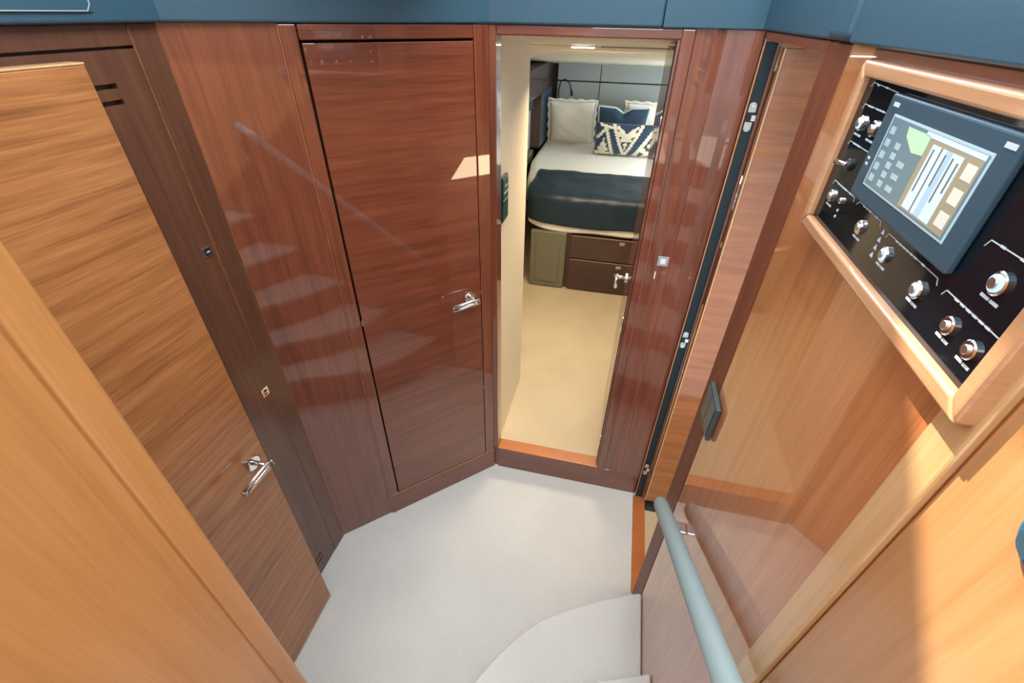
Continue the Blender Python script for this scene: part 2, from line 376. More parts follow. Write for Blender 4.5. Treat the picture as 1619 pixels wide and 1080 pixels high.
for z in (.62, 1.15):
    MB().box(.7962, .7976, .004, .0105, z-.01, z+.01, CW).done('latch_plate', M_steel, d1)
lever_handle('door_handle', CW(.746, .007, 1.143), NV, -U, d1, L=.10, turn=.05, rise=-.004)

# ------------------------------------------------------------------ left wall
wl = MB()
wl.box(-.3, 1.06, -.05, -.02, 0, TOP, LW)
wll = tag(wl.done('wall_left', M_wal_v, loc=(XL, .5, 0)), 'matt walnut wall with a flush locker panel behind the open door', 'wall', kind='structure')
MB().box(.950, 1.0195, -.020, 0, .0005, TOP, LW).done('stile', M_wal_v, wll, bevel=.001)
MB().box(-.3, .9475, -.020, 0, 2.028, TOP, LW).done('door_header', M_wal_v, wll, bevel=.001)
MB().box(.9476, .9489, -.004, .0003, .0, 2.06, LW).done('seam_lit_line', M_leaf, wll)  # tan strips here and at the corner paint the lit seam lines
MB().box(1.0196, 1.0208, -.004, .0003, .0, TOP-.001, LW).done('seam_lit_line', M_leaf, wll)
# flush locker panel with vent slots cut at top and bottom
lp = MB(); y0, y1 = -.3, .9465
slots = [(1.925, 1.9345), (1.955, 1.9645), (.075, .0845), (.105, .1145)]
sy0, sy1 = .80, .872
edges = sorted([.004]+[q for s_ in slots for q in s_]+[2.0225])
lp.box(y0, sy0, -.019, -.001, .004, 2.0225, LW); lp.box(sy1, y1, -.019, -.001, .004, 2.0225, LW)
for a, b in zip(edges[::2], edges[1::2]): lp.box(sy0, sy1, -.019, -.001, a, b, LW)
lpo = tag(lp.done('locker_panel', M_wal_v, loc=(XL, .8, 0)), 'flush walnut locker panel with vent slots and a push latch', 'panel', kind='structure')
lt = empty('push_latch', LW(.919, 0, 1.559), 'small dark square push latch on the walnut locker panel', 'latch')
MB().box(.906, .932, -.001, .003, 1.546, 1.572, LW).done('latch_rim', M_steel, lt, bevel=.001)
MB().box(.909, .929, .003, .0045, 1.549, 1.569, LW).done('button', M_black, lt, bevel=.001)
MB().box(.914, .924, .0045, .0055, 1.557, 1.561, LW).done('finger_mark', M_print, lt)
lt = empty('strike_plate', LW(.919, 0, 1.044), 'chrome strike plate on the walnut wall beside the open door', 'strike plate')
MB().box(.904, .934, -.001, .002, 1.028, 1.060, LW).done('plate', M_chrome, lt, bevel=.001)
MB().box(.912, .926, .002, .0026, 1.034, 1.054, LW).done('slot', M_black, lt)
MB().box(.908, .930, .002, .004, 1.042, 1.046, LW).done('latch_tongue', M_chrome, lt)
# open door leaf standing parallel to the left wall
XO = -.967
d4 = tag(MB().box(XO-.032, XO, .18, .75, .008, 2.010).done('door_4', M_leaf, bevel=.002, loc=(XO-.016, .2, 0)), 'tan walnut door standing open in front of the left wall', 'door', kind='structure')
MB().box(XO-.034, XO-.0001, .18, .751, 2.0105, 2.0145).done('top_lipping', M_pale, d4, bevel=.001)
h = lever_handle('door_handle', (XO, .700, .968), (1, 0, 0), (0, -1, 0), d4, L=.105, turn=.052)
MB().tube([(XO+.010, .694, .990), (XO+.018, .652, 1.030)], .0040, 10).done('thumb_turn', M_chrome, h)
MB().disc((XO, .690, .992), (1, 0, 0), .008, .012, 14).done('turn_base', M_chrome, h)
# closing wall behind the stair side
tag(MB().box(-1.062, -.487, .10, .14, 0, TOP).done('wall_port_return', M_wal_v), 'walnut return wall hidden behind the steps side panel', 'wall', kind='structure')
# foreground side panel of the steps
XF = -.45
wf = tag(MB().box(XF-.035, XF-.004, -1.2, .2245, 0, 2.30).done('wall_port', M_hon_v, loc=(XF, 0, 0)), 'honey coloured side panel of the steps in the left foreground', 'wall', kind='structure')
MB().box(XF-.037, XF+.0, .193, .2275, 0, 2.30).done('stile', M_hon_v, wf, bevel=.006, seg=4)
MB().box(XF-.004, XF-.0015, -1.2, .1905, 0, 2.30).done('wood_panel', M_hon_v, wf, bevel=.0008)

# ------------------------------------------------------------------ blue leather band above the wood
B0, B1 = 2.0675, 2.34
bd = empty('leather_band', (0, 1, B0), 'dark blue leather padded band running above the wooden walls', 'wall band', kind='structure')
MB().box(-.46, -.46+.515, -.05, .014, B0, B1, OW).done('padded_section', M_blue, bd, bevel=.006, seg=3)
MB().box(.0562, .345, -.05, .014, B0, B1, OW).done('padded_section', M_blue, bd, bevel=.003, seg=3)
MB().box(.0, SL, -.05, .016, B0, B1, CW).done('padded_section', M_blue, bd, bevel=.006, seg=3)
MB().box(-.3, 1.035, -.05, .018, B0, B1, LW).done('padded_section', M_blue, bd, bevel=.006, seg=3)
MB().box(.30, .872, .018, .021, B0+.018, B1-.02, LW).done('stitched_flap', M_blue, bd, bevel=.002)
st = MB()
st.tube([LW(.3, .0215, B0+.020), LW(.86, .0215, B0+.020), LW(.870, .0215, B0+.032), LW(.870, .0215, B1-.03)], .0012, 6)
st.done('welt', M_pad, bd)
MB().box(1.045, 1.63, -.045, .010, B0, B1, RW).done('padded_section', M_blue, bd, bevel=.004, seg=3)
MB().box(.945, 1.043, -.006, .020, B0, B1, RW).done('padded_section', M_blue, bd, bevel=.016, seg=5)
MB().box(-.8, .943, -.006, .014, B0-.001, B1, RW).done('padded_section', M_blue, bd, bevel=.004, seg=3)
# dark moulding right under the band on the right wall
rm = MB().box(.40, .86, .000, .004, 2.045, 2.0645, RW).done('head_moulding', M_red_h, wr, bevel=.001)

# ------------------------------------------------------------------ handrail
P0, P1 = Vector((.283, .965, .825)), Vector((.283, .333, 1.249)); dr = (P1-P0).normalized()
hr = empty('handrail', P0, 'grey leather wrapped handrail climbing beside the steps', 'handrail')
P2 = P0+dr*1.30
MB().tube([P0+dr*.0, P0+dr*.006, P0+dr*.02, P2], [.014, .0215, .0235, .0235], 28).done('rail', M_rail, hr)
stc = MB()
nrm = Vector((1, 0, 0)).cross(dr).normalized()
side = (Vector((1, 0, 0))*.93 + nrm*.36).normalized()
k = .03
while k < 1.28:
    a = P0+dr*k+side*.0233; stc.tube([a, a+dr*.006+side*.0003+nrm*.002], .0011, 5); k += .0085
stc.done('stitching', M_thread, hr)['kind'] = 'stuff'
MB().disc(P0+dr*.004, -dr, .0125, .006, 20).done('end_cap', M_chrome, hr)
for kk in (.175, 1.15):
    c = P0+dr*kk
    MB().box(c.x+.01, .3295, c.y-.017, c.y+.017, c.z-.008, c.z+.005).done('bracket_arm', M_chrome, hr, bevel=.002)

# ------------------------------------------------------------------ light switches
def rocker_plate(name, y0, y1, z0, z1, fr, label, split='a', mats=(M_switch, M_switch)):
    c = fr((y0+y1)/2, 0, (z0+z1)/2); t = empty(name, c, label, 'light switch')
    MB().box(y0, y1, .0005, .012, z0, z1, fr).done('plate', mats[0], t, bevel=.002)
    g = .007
    if split == 'a':
        ym = (y0+y1)/2
        rs = [(y0+g, ym-.001, z0+g, z1-g), (ym+.001, y1-g, z0+g, z1-g)]
    else:
        zm = (z0+z1)/2
        rs = [(y0+g, y1-g, z0+g, zm-.001), (y0+g, y1-g, zm+.001, z1-g)]
    for r in rs: MB().box(r[0], r[1], .012, .0150, r[2], r[3], fr).done('rocker', mats[1], t, bevel=.0015)
    return t
rocker_plate('light_switch', .895, 1.008, 1.205, 1.315, lambda a, b, c: RW(a, b+.0015, c), 'dark double light switch on the stile beside the side doorway')
XC = -.442
CLf = lambda y, d, z: Vector((XC+d, y, z))
t = rocker_plate('light_switch', 1.695, 1.785, 1.408, 1.585, CLf, 'tall dark green switch plate on the cream wall inside the cabin doorway', 'z', (M_black, plain('dark_green_rocker', (.02, .09, .06), .3)))
MB().box(1.71, 1.77, .0151, .0158, 1.520, 1.526, CLf).done('printed_line', M_print, t)
MB().box(1.725, 1.76, .0151, .0158, 1.545, 1.551, CLf).done('printed_line', M_print, t)
ns = empty('toggle_switch', RW(.249, 0, 1.81), 'blue round switch at the right edge on the near panel', 'switch')
MB().disc(RW(.249, -.003, 1.805), (-1, 0, 0), .026, .008, 26).done('plate', plain('blue_switch', (.02, .12, .22), .35), ns)
MB().disc(RW(.249, .005, 1.805), (-1, 0, 0), .013, .010, 18).done('button', M_bezel, ns)

# ------------------------------------------------------------------ control panel on the right wall
cp = empty('control_panel', RW(.6, 0, 1.93), 'black glass control panel in a cherry frame on the right wall', 'control panel')
ya, yb, za, zb = .353, .836, 1.818, 2.052; fw = .0185
FRM = wood('frame_cherry', (.42, .20, .095), (.54, .28, .14), (.64, .37, .20), 'h', coat=.8, coat_rough=.06, seed=4, figure=.7)
def bar(pts, mat):
    m = MB(); m.prism(pts, 0, .022, lambda a, z, d: RW(a, d, z)); return m.done('frame_bar', mat, cp, bevel=.004, seg=3)
bar([(ya, za), (yb, za), (yb-fw, za+fw), (ya+fw, za+fw)], FRM); bar([(ya, zb), (yb, zb), (yb-fw, zb-fw), (ya+fw, zb-fw)], FRM)
bar([(ya, za), (ya+fw, za+fw), (ya+fw, zb-fw), (ya, zb)], FRM); bar([(yb, za), (yb-fw, za+fw), (yb-fw, zb-fw), (yb, zb)], FRM)
MB().box(ya+fw-.001, yb-fw+.001, .0005, .012, za+fw-.001, zb-fw+.001, RW).done('glass_plate', M_gloss, cp)
PD = .012
def line(pts, w=.0008):
    m = MB()
    for (a, b) in zip(pts, pts[1:]):
        A = Vector(a); B = Vector(b); d = (B-A).normalized(); q = Vector((-d.y, d.x))*w*.5; e = d*w*.5
        P = [A-e+q, B+e+q, B+e-q, A-e-q]
        m.prism([(p.x, p.y) for p in P], PD+.00005, PD+.0006, lambda a_, z_, d_: RW(a_, d_, z_))
    return m
for br in ([(.8025, 2.0235), (.7988, 2.0285), (.7199, 2.0255), (.7185, 2.0205)], [(.8021, 1.9964), (.7981, 2.0025), (.7215, 2.0015), (.7195, 1.9965)],
           [(.799, 1.9506), (.7952, 1.955), (.7209, 1.9545), (.7197, 1.9500)], [(.7931, 1.8950), (.79, 1.9005), (.7098, 1.8998), (.7073, 1.8950)],
           [(.697, 1.8953), (.6904, 1.9005), (.6207, 1.8995), (.6176, 1.8940)], [(.5959, 1.8895), (.592, 1.8952), (.4804, 1.8945), (.4763, 1.8890)],
           [(.4639, 1.8861), (.4606, 1.8921), (.3794, 1.8913)], [(.4525, 1.941), (.4491, 1.9474), (.3761, 1.9483)]):
    line(br).done('printed_bracket', M_print, cp)
    # the small wording set in the middle of each bracket line: too blurred to read, drawn as short strokes
    (a, za_), (b, zb_) = br[1], br[2]; n_ = max(2, int(abs(a-b)/.012)); txt = MB()
    for i in range(n_):
        if random.random() < .25: continue
        yy = b+(a-b)*(.15+.7*i/n_)
        txt.box(yy, yy+.0065, PD+.0006, PD+.001, (za_+zb_)/2-.0010, (za_+zb_)/2+.0010, RW)
    txt.done('printed_wording', M_print, cp)['kind'] = 'stuff'
for k, (y, z, r, ring, lb) in enumerate([(.7827, 1.9805, .0100, 1, 0), (.7411, 1.981, .0100, 0, 1), (.7781, 1.881, .0088, 0, 0), (.6585, 1.8772, .0094, 0, 0),
                                        (.5778, 1.8750, .0096, 1, 0), (.4955, 1.873, .0098, 1, 1), (.4314, 1.8705, .0092, 0, 1), (.3950, 1.8690, .0092, 0, 1), (.4126, 1.9245, .0105, 1, 1)]):
    kb = MB(); kb.disc(RW(y, PD, z), (-1, 0, 0), r, .004, 28); ko = kb.done('push_button', M_chrome, cp)
    if ring: MB().disc(RW(y, PD+.0040, z), (-1, 0, 0), r*.74, .0012, 24).done('lit_ring', M_ring, ko)
    MB().disc(RW(y, PD+.0050 if ring else PD+.004, z), (-1, 0, 0), r*.50, .0022, 22).done('cap', M_steel, ko)
    tx = MB(); w = r*1.1
    tx.box(y-w, y-w*.1, PD, PD+.0006, z-r-.0062, z-r-.0036, RW).box(y+w*.05, y+w, PD, PD+.0006, z-r-.0062, z-r-.0036, RW)
    tx.done('button_caption', M_print, cp)
# toggle lever, key switch, glyph column
tg = MB().disc(RW(.765, PD, 1.929), (-1, 0, 0), .0085, .005, 20).done('toggle_base', M_black, cp)
MB().tube([RW(.767, PD+.004, 1.929), RW(.786, PD+.012, 1.9285)], [.0022, .0036], 12).done('toggle_lever', M_chrome, tg)
MB().disc(RW(.7415, PD, 1.8853), (-1, 0, 0), .0045, .004, 16).done('key_switch', M_chrome, cp)
MB().disc(RW(.7199, PD, 1.9483), (-1, 0, 0), .0022, .0015, 12).done('green_lamp', M_green, cp)
for z in (1.8924, 1.8828, 1.873, 1.8631):
    m = MB(); m.prism([(.6055-.0035, z-.003), (.6055+.0035, z-.003), (.6055, z+.003)], PD, PD+.0007, lambda a, zz, d: RW(a, d, zz)); m.done('printed_arrow', M_print, cp)
for y, z in ((.7415, 1.871), (.7415, 1.862)):
    MB().disc(RW(y, PD, z), (-1, 0, 0), .0022, .001, 10).done('indicator', M_print, cp)
# touch screen
mo = MB(); mo.box(.4655, .7115, PD, PD+.009, 1.9050, 2.0265, RW); mo = mo.done('touch_screen', M_bezel, cp, bevel=.003, seg=3)
q = PD+.009
MB().box(.4885, .6850, q, q+.0006, 1.9255, 2.0075, RW).done('screen_border', plain('screen_border', (.45, .60, .66), .3), mo)
SD = q+.0007
def flat(name, r, mat, k): MB().box(r[0], r[1], SD+k*.0003, SD+k*.0003+.0002, r[2], r[3], RW).done(name, mat, mo)
scr = lambda n, c, s: plain(n, c, .15, emit=c, es=s)
E1 = scr('screen_dark_slate', (.09, .15, .18), 0.50); E2 = scr('screen_khaki', (.22, .19, .13), 0.66); E3 = scr('screen_pale_grey', (.42, .50, .56), 0.61)
E4 = scr('screen_leaf_green', (.34, .52, .34), 0.50); E5 = scr('screen_icon_grey', (.25, .33, .38), 0.55); E6 = scr('screen_cream', (.50, .50, .44), 0.50); E7 = scr('screen_line_dark', (.09, .11, .12), 0.44)
flat('display', (.4915, .6820, 1.9280, 2.0050), E1, 0)
MB().prism([(.5895, 2.0015), (.5895, 1.982), (.612, 1.980), (.636, 1.992), (.640, 2.0015)], SD+.0003, SD+.0005, lambda a, z, d: RW(a, d, z)).done('screen_picture', E4, mo)
flat('screen_pane', (.4945, .5885, 1.9300, 1.9995), E2, 1)
flat('screen_pane', (.4945, .6000, 2.0000, 2.0045), E3, 1)
for (a, b) in ((.5615, .5830), (.5220, .5560)):
    flat('deck_plan', (a, b-.004, 1.932, 1.996), E3, 2)
flat('deck_plan', (.541, .5595, 1.932, 1.996), E3, 2)
for (a, b, c, d) in ((.572, .5745, 1.950, 1.992), (.5355, .538, 1.950, 1.992), (.549, .5515, 1.962, 1.992), (.5255, .528, 1.962, 1.990), (.5595, .5615, 1.932, 1.996)):
    flat('plan_line', (a, b, c, d), E7, 3)
for z in (1.936, 1.958, 1.980): flat('screen_icon', (.4975, .5140, z, z+.014), E6, 2)
for i in range(5):
    flat('screen_icon', (.664, .676, 1.934+.0135*i, 1.942+.0135*i), E5, 2)
    flat('screen_icon', (.638, .650, 1.934+.0105*i, 1.941+.0105*i), E5, 2)
    if i < 3: flat('screen_icon', (.612, .628, 1.935+.0135*i, 1.941+.0135*i), E5, 2)
MB().box(.684, .6985, q, q+.0005, 2.0140, 2.0185, RW).done('maker_wording', M_print, mo)
MB().box(.4700, .4850, q, q+.0005, 2.0140, 2.0185, RW).done('maker_wording', M_print, mo)
for z in (1.9455, 1.9525): MB().box(.6970, .7030, q, q+.0006, z, z+.003, RW).done('status_lamp', M_print, mo)

# ------------------------------------------------------------------ master cabin shell
tag(MB().box(-1.9, 2.2, 1.684, 5.55, .09, .14).done('floor_cabin', M_carpet_b), 'warm beige carpet of the sleeping cabin beyond the doorway', 'floor', kind='structure')
wcb = tag(MB().box(-.50, XC, 1.6845, 2.22, .1405, 2.06).done('wall_cabin_left', M_cream, bevel=.003), 'cream wall just inside the cabin doorway', 'wall', kind='structure')
tag(MB().box(-1.95, -.502, 2.18, 2.22, .14, 2.06).done('wall_cabin_partition', M_cream), 'cream partition continuing from the doorway wall', 'wall', kind='structure')
tag(MB().box(1.9, 1.95, 1.69, 5.55, .14, 2.2).done('wall_cabin_right', M_cream), 'cream side wall of the sleeping cabin', 'wall', kind='structure')
tag(MB().box(-1.95, -1.9, 2.22, 5.55, .14, 2.2).done('wall_cabin_hull', M_cream), 'cream hull side wall of the sleeping cabin', 'wall', kind='structure')
zc = lambda y: 2.234-.1036*y
cc = MB()
cc.hexa([(-1.95, 1.69, zc(1.69)), (1.95, 1.69, zc(1.69)), (1.95, 2.52, zc(2.52)), (-1.95, 2.52, zc(2.52)), (-1.95, 1.69, 2.2), (1.95, 1.69, 2.2), (1.95, 2.52, 2.2), (-1.95, 2.52, 2.2)])
cc.hexa([(-1.95, 2.528, zc(2.52)-.004), (1.95, 2.528, zc(2.52)-.004), (1.95, 5.52, zc(5.52)), (-1.95, 5.52, zc(5.52)), (-1.95, 2.528, 2.2), (1.95, 2.528, 2.2), (1.95, 5.52, 2.2), (-1.95, 5.52, 2.2)])
tag(cc.done('ceiling_cabin', M_ceil), 'ivory sloping headliner over the berth', 'ceiling', kind='structure')
tag(MB().box(-.17, .5, 2.510, 2.527, 1.968, 1.974).done('trim_5', M_pad), 'thin grey joint strip in the cabin headliner', 'trim', kind='structure')
cl = empty('ceiling_lamp', (-.25, 2.50, 1.97), 'small white strip lamp on the cabin headliner', 'lamp')
MB().box(-.310, -.190, 2.480, 2.506, 1.964, 1.972).done('housing', M_white, cl, bevel=.002)
MB().box(-.300, -.200, 2.476, 2.4795, 1.9655, 1.9705).done('diffuser', plain('lamp_glow', (1, 1, .95), .3, emit=(1, .97, .9), es=5), cl)
# head wall with padded panels
HY = 5.50
hw = tag(MB().box(-1.95, 1.95, HY+.02, HY+.06, .14, 2.2).done('wall_cabin_head', M_shadow, loc=(0, HY, .14)), 'head wall of the sleeping cabin lined with grey padded panels', 'wall', kind='structure')
xs = [-.797, -.346, .47, 1.286]
for i in range(3):
    for (z0, z1) in ((1.514, 1.672), (.60, 1.503)):
        MB().box(xs[i]+.003, xs[i+1]-.003, HY, HY+.019, z0, z1).done('padded_panel', M_pad, hw, bevel=.006, seg=3)
    MB().box(xs[i]+.09, xs[i+1]-.09, HY+.008, HY+.0185, 1.5045, 1.5125).done('joint_strip', M_black, hw)
# left locker unit at the head of the berth
lk = empty('berth_locker', (-.9, 4.7, .6), 'dark wood wall locker with an open shelf left of the berth', 'locker')
X0 = -.845
MB().box(X0-.45, X0, 3.95, HY-.002, 1.46, zc(5.0)-.02).done('body', M_dkwood, lk, bevel=.004)
MB().box(X0-.45, X0, 4.86, 4.93, .965, 1.459).done('upright', M_dkwood, lk, bevel=.003)
MB().box(X0-.45, X0-.40, 3.95, HY-.002, .62, 1.459).done('back_panel', M_mirror, lk)
MB().box(X0-.39, X0-.08, 3.95, 4.855, 1.33, 1.455).done('blind_cassette', M_blue, lk, bevel=.004)
MB().box(X0-.395, X0-.10, 3.95, 4.855, .955, 1.325).done('window_blind', M_mirror, lk, bevel=.004)
MB().box(X0-.45, X0, 4.935, HY-.002, .965, 1.459).done('blue_side_panel', M_blue, lk, bevel=.004)
MB().box(X0-.45, X0-.06, 3.95, 4.855, .86, .95).done('shelf', M_olive, lk, bevel=.004)
MB().box(X0-.45, X0-.16, 3.5, 4.855, .145, .855).done('lower_cupboard', M_olive, lk, bevel=.004)
# reading lamp
rl = empty('reading_lamp', (-.76, HY-.02, 1.45), 'slim black gooseneck reading lamp above the white pillow', 'lamp')
MB().disc((-.765, HY-.001, 1.30), (0, -1, 0), .022, .015, 16).done('wall_mount', M_black, rl)
arc = [(-.765+.0, HY-.02, 1.31), (-.765, HY-.06, 1.42), (-.745, HY-.09, 1.51), (-.70, HY-.11, 1.535), (-.645, HY-.13, 1.50), (-.62, HY-.14, 1.43)]
MB().tube(arc, .006, 10).done('gooseneck', M_black, rl)
MB().tube([(-.622, HY-.14, 1.44), (-.61, HY-.145, 1.39)], [.009, .014], 12).done('lamp_head', M_black, rl)

# ------------------------------------------------------------------ berth
BX0, BX1, BF, BH = -.70, 1.1, 3.50, 5.47
bb = empty('berth', (.2, BF, .14), 'double berth with dark drawers and a padded end beyond the doorway', 'bed')
MB().box(-.60, BX1-.04, BF+.03, BH, .142, .69).done('base', M_dkwood, bb)
# padded end box
MB().box(-.645, -.345, BF-.012, BF+.029, .145, .652).done('padded_end', M_olive, bb, bevel=.014, seg=4)
MB().box(-.595, -.395, BF-.020, BF-.0125, .20, .595).done('padded_inset', M_olive, bb, bevel=.006, seg=3)
for x0, x1 in ((-.310, .235), (.245, .80)):
    for z0, z1 in ((.150, .432), (.440, .640)):
        d = MB().box(x0, x1, BF-.006, BF+.0295, z0, z1).done('drawer', M_dkwood, bb, bevel=.003)
        MB().box(x0+.006, x1-.006, BF-.0085, BF-.0062, z1-.005, z1-.002).done('drawer_bead', M_pale, d)
        MB().box(x1-.155, x1-.115, BF-.011, BF-.0062, z1-.045, z1-.020).done('latch', M_steel, d, bevel=.001)
# mattress / duvet : rounded soft slab following the berth outline
def outline(grow=0):
    L = []
    for k in range(9):
        a = PI+ (PI/2)*k/8; L.append((BX0+.20+(.20+grow)*math.cos(a)-.0, BF+.20+(.20+grow)*math.sin(a)))
    L = [(-.86-grow, BH), (-.86-grow, BF+1.0), (-.80-grow, BF+.55)] + L + [(BX1+grow, BF-grow), (BX1+grow, BH)]
    return L
def slab(pts, levels, wave=0.0):
    """levels = [(z, inset)] bottom to top; top filled"""
    bm = MB(); cx = sum(p[0] for p in pts)/len(pts); cy = sum(p[1] for p in pts)/len(pts); rows = []
    # densify
    P = []
    for a, b in zip(pts, pts[1:]+pts[:1]):
        n = max(1, int((Vector(b)-Vector(a)).length/.06))
        for i in range(n): P.append((a[0]+(b[0]-a[0])*i/n, a[1]+(b[1]-a[1])*i/n))
    for z, ins in levels:
        row = []
        for i, p in enumerate(P):
            d = Vector((cx-p[0], cy-p[1])); L = d.length; d.normalize()
            w = wave*(math.sin(i*1.7)+.6*math.sin(i*.73+1))
            row.append(bm.bm.verts.new((p[0]+d.x*(ins+w*.5), p[1]+d.y*(ins+w*.5), z+w*(1 if z == levels[0][0] else .25))))
        rows.append(row)
    n = len(P)
    for A, B in zip(rows, rows[1:]):
        for j in range(n): bm.bm.faces.new((A[j], A[(j+1) % n], B[(j+1) % n], B[j]))
    bm.bm.faces.new(rows[-1]); 
    return bm
mt = slab(outline(.0), [(.70, .02), (.73, .0), (.86, .0), (.915, .015), (.942, .05), (.946, .12)], .006)
mtt = tag(mt.done('duvet', M_linen, smooth=True), 'white duvet spread over the berth', 'duvet')
# throw: grid draped over the foot end
def draped(xa, xb, top_y, n=70, m=60):
    bm = MB(); V = []
    # profile: front hem -> up the front -> over the top
    prof = []
    for k in range(13): prof.append((BF-.016, .715+(.90-.715)*k/12))
    for k in range(1, 9):
        a = k/8*PI/2; prof.append((BF-.016+.055*(1-math.cos(a)), .90+.055*math.sin(a)))
    L = top_y-(BF+.039)
    for k in range(1, m): prof.append((BF+.039+L*k/(m-1), .955))
    for i in range(n+1):
        u = i/n; x = xa+(xb-xa)*u; row = []
        for j, (y, z) in enumerate(prof):
            # the left edge follows the rounded corner of the berth
            dx = 0
            ed = max(0, (BX0+.20)-x); yy = y
            if ed > 0: yy = y + (.215-math.sqrt(max(0, .215**2-min(ed, .21)**2)))*(1 if y < BF+.25 else max(0, 1-(y-BF-.25)/.3))
            w = .004*math.sin(x*19+j*.13)+.003*math.sin(x*41+1.3+j*.05)
            fall = 1 if j < 14 else .35
            row.append(bm.bm.verts.new((x+dx, yy-w*fall, z+w*.6+.008*math.sin(x*8)*(1 if j < 3 else .2)+ (.004*math.sin(yy*17+x*7+1.5*math.sin(x*5))+.003*math.sin(yy*41-x*9+2*math.sin(yy*7)) if j > 20 else 0))))
        V.append(row)
    for A, B in zip(V, V[1:]):
        for j in range(len(A)-1): bm.bm.faces.new((A[j], A[j+1], B[j+1], B[j]))
    return bm
th = draped(BX0+.0, BX1+.01, 4.14)
tho = th.done('bed_throw', M_throw, smooth=True); mod = tho.modifiers.new('thick', 'SOLIDIFY'); mod.thickness = .008; mod.offset = 1
tag(tho, 'dark blue satin throw across the foot of the berth', 'throw')
# pale scalloped hem hanging below the throw
hm = draped(BX0+.004, BX1, 3.545, m=3)
for v in hm.bm.verts:
    if v.co.z < .86: v.co.z -= .045+.010*math.sin(v.co.x*11)
    v.co.y += .010; v.co.z -= .006
hmo = hm.done('valance', M_linen, smooth=True)
mod = hmo.modifiers.new('thick', 'SOLIDIFY'); mod.thickness = .003
tag(hmo, 'white valance hem showing under the dark throw', 'valance')

def pillow(name, w, h, t, loc, tilt, yaw, mat, label, cat, matfn=None, n=28, flange=0, roll=0, mats=None, sag=0):
    bm = MB(); fr = Matrix.Translation(loc) @ Matrix.Rotation(yaw, 4, 'Z') @ Matrix.Rotation(-tilt, 4, 'X') @ Matrix.Rotation(roll, 4, 'Y')
    m = int(n*h/w)
    front = {}; back = {}
    for i in range(n+1):
        for j in range(m+1):
            u, v = i/n*2-1, j/m*2-1
            e = max(0, (1-abs(u)**2.6))*max(0, (1-abs(v)**2.6)); th_ = t/2*e**.5
            px = u*w/2*(1-.05*abs(v)**2*(1-abs(u))-.04*(1-v*v)*abs(u)*0); pz = (v*h/2*(1-.06*(1-u*u)*(1 if abs(v) > .5 else abs(v)*2))+h/2)
            px *= 1-.05*(1-v*v)
            if v > 0: pz -= sag*max(0, 1-abs(u)*3.0)*v**2
            wr_ = .003*math.sin(u*6+v*9)*e
            for sgn, dct in ((-1, front), (1, back)):
                if sgn == 1 and (i in (0, n) or j in (0, m)): back[(i, j)] = front[(i, j)]; continue
                dct[(i, j)] = bm.bm.verts.new(fr @ Vector((px, sgn*th_+wr_, pz)))
    for i in range(n):
        for j in range(m):
            f = bm.bm.faces.new((front[(i, j)], front[(i+1, j)], front[(i+1, j+1)], front[(i, j+1)]))
            if matfn: f.material_index = matfn((i+.5)/n, (j+.5)/m)
            f = bm.bm.faces.new((back[(i, j)], back[(i, j+1)], back[(i+1, j+1)], back[(i+1, j)]))
    edge = [front[(i, 0)].co.copy() for i in range(n+1)]+[front[(n, j)].co.copy() for j in range(1, m+1)]+[front[(i, m)].co.copy() for i in range(n-1, -1, -1)]+[front[(0, j)].co.copy() for j in range(m-1, 0, -1)]
    o = tag(bm.done(name, mats or mat, smooth=True, loc=loc), label, cat)
    if flange:
        c = fr @ Vector((0, 0, h/2)); p = MB()
        A = [p.bm.verts.new(q) for q in edge]; B = []
        for k_, q in enumerate(edge):
            d = (q-c).normalized(); B.append(p.bm.verts.new(q+d*flange*(1+.25*math.sin(k_*1.1))+Vector((0, .004*math.sin(k_*.9), 0))))
        L = len(edge)
        for k_ in range(L): p.bm.faces.new((A[k_], A[(k_+1) % L], B[(k_+1) % L], B[k_]))
        fo = p.done('flange', mats[0] if mats else mat, o, smooth=True); q_ = fo.modifiers.new('thick', 'SOLIDIFY'); q_.thickness = .005; q_.offset = 0
    return o, edge, fr
BZ = .958
pillow('pillow', .46, .45, .15, (-.575, 5.24, BZ), math.radians(-20), .05, M_linen, 'large white frilled pillow leaning on the grey head wall', 'pillow', flange=.03)
pillow('pillow', .50, .45, .15, (.22, 5.26, BZ), math.radians(-18), -.02, M_linen, 'white pillow mostly hidden behind the navy cushion', 'pillow', flange=.03)
o, edge, fr = pillow('cushion', .47, .46, .13, (-.055, 5.03, BZ), math.radians(-22), .02, M_navy, 'plain navy cushion with pale piping behind the patterned cushion', 'cushion', sag=.05)
pp = MB(); pp.tube(edge+[edge[0]], .009, 8, cap=False); pp.done('piping', M_pipe, o)
def seg(px, py, ax, ay, bx, by):
    vx, vy = bx-ax, by-ay; t_ = max(0, min(1, ((px-ax)*vx+(py-ay)*vy)/(vx*vx+vy*vy)))
    return math.hypot(px-ax-vx*t_, (py-ay-vy*t_))
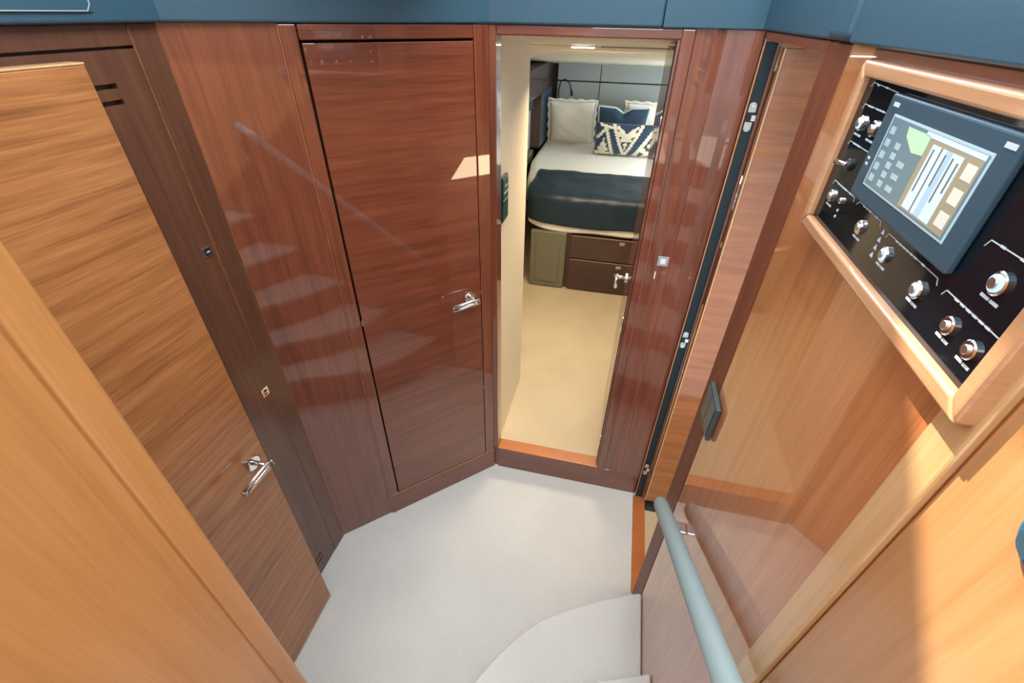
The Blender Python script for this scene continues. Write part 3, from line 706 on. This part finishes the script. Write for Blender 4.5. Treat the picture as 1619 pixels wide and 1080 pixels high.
def ikat(u, v):
    X, Y = u*1.55, v
    j = .012*math.sin(v*70)+.008*math.sin(v*131+u*40)
    def st_(a, b, w): return seg(X+j, Y, a[0], a[1], b[0], b[1]) < w
    c0 = .80
    if st_((c0-.33, .98), (c0-.02, .10), .042) or st_((c0+.37, .98), (c0+.02, .10), .042): return 1
    if st_((.27, .92), (.50, .03), .042) or st_((.27, .92), (.04, .58), .036): return 1
    if st_((1.50, .92), (1.05, .03), .055): return 1
    for bx, by, r in ((c0-.13, .80, .10), (c0+.15, .80, .10), (c0+.01, .68, .13), (c0-.08, .60, .06), (c0+.10, .60, .06), (c0, .47, .055)):
        if math.hypot(X-bx+j, Y-by) < r: return 1
    if st_((c0, .5), (c0, .28), .02) or st_((c0-.24, .95), (c0-.1, .86), .035) or st_((c0+.26, .95), (c0+.12, .86), .035): return 1
    for bx, by, r in ((.22, .40, .085), (.15, .26, .075), (.29, .26, .075), (.08, .10, .075), (.22, .12, .09), (.36, .10, .07)):
        if math.hypot(X-bx+j, Y-by) < r: return 1
    if st_((.22, .4), (.22, .62), .022): return 1
    for bx, by, r in ((c0, .06, .07), (c0-.13, .03, .06), (c0+.28, .06, .08), (1.28, .28, .08), (1.38, .16, .09), (1.45, .42, .07), (1.30, .05, .06)):
        if math.hypot(X-bx+j, Y-by) < r: return 1
    if st_((.14, .97), (.42, .93), .03): return 1
    return 0
pillow('cushion', .58, .335, .12, (-.005, 4.84, BZ), math.radians(-22), .02, M_navy, 'navy and ivory ikat patterned oblong cushion at the front of the pillows', 'cushion', matfn=ikat, n=130, mats=[M_navy, M_ivory])

# ------------------------------------------------------------------ saloon above and behind the camera (seen only in reflections)
tag(MB().box(-1.9, 1.9, -4.0, -1.205, 1.15, 1.2).done('floor_saloon', M_carpet), 'grey carpeted saloon floor above the steps', 'floor', kind='structure')
rf = MB().box(-1.95, 1.95, -4.0, -.5, 3.30, 3.36).box(-.38, 1.95, -.5, 1.35, 3.30, 3.36).box(-1.95, 1.95, 1.35, 2.6, 3.30, 3.36)
rf.prism([(-1.95, -.5), (-1.2, -.5), (-1.2, .02), (-.38, 1.35), (-1.95, 1.35)], 3.30, 3.36)  # unseen opening cut to shape the sun patch on the right wall
tag(rf.done('ceiling', M_white), 'white saloon ceiling with an unseen opening shaped to cast the sun patch', 'ceiling', kind='structure')
lp_ = empty('fill_panel', (.10, .35, 3.27), 'added unseen fill panel under the saloon ceiling over the steps', 'fill panel')  # made-up fixture built around the added overhead fill
MB().box(-.37, .57, -.72, 1.42, 3.275, 3.2995).done('diffuser', plain('fill_panel_diffuser', (.9, .9, .9), .4, emit=(1, 1, 1), es=1.5), lp_)
for a_, b_, c_, d_ in ((-.379, -.371, -.74, 1.44), (.571, .59, -.74, 1.44), (-.37, .57, -.74, -.721), (-.37, .57, 1.421, 1.44)):
    MB().box(a_, b_, c_, d_, 3.268, 3.2995).done('frame', M_chrome, lp_)
tag(MB().box(1.85, 1.9, -4.0, .9, 1.2, 2.35).done('wall_saloon_right', M_che_v), 'cherry saloon side below the right windows', 'wall', kind='structure')
tag(MB().box(-1.9, -1.85, -4.0, .9, 1.2, 2.35).done('wall_saloon_left', M_che_v), 'cherry saloon side below the left windows', 'wall', kind='structure')
n_ = 1
for x in (-1.875, 1.875):
    for y in (-4.0, -2.4, -.9, .6):
        tag(MB().box(x-.03, x+.03, y-.05, y+.05, 2.35, 3.30).done('window_pillar', M_white), ('left ' if x < 0 else 'right ')+{-4.0: 'rearmost', -2.4: 'third', -.9: 'second', .6: 'front'}[y]+' white pillar between the saloon windows', 'pillar', kind='structure')
tag(MB().box(-1.95, -.47, 1.1, 2.6, 2.28, 2.33).done('dashboard_left', M_blue), 'dark blue dashboard top beyond the left wall', 'dashboard', kind='structure')
tag(MB().box(.40, 1.95, -.2, 2.6, 2.30, 2.33).done('dashboard_right', M_blue), 'dark blue dashboard top beyond the right wall', 'dashboard', kind='structure')
tag(MB().box(-.465, .395, 1.72, 2.6, 2.28, 2.33).done('dashboard_centre', M_blue), 'dark blue dashboard top ahead of the steps', 'dashboard', kind='structure')
for o in bpy.data.objects:
    if '_w' in o: del o['_w']
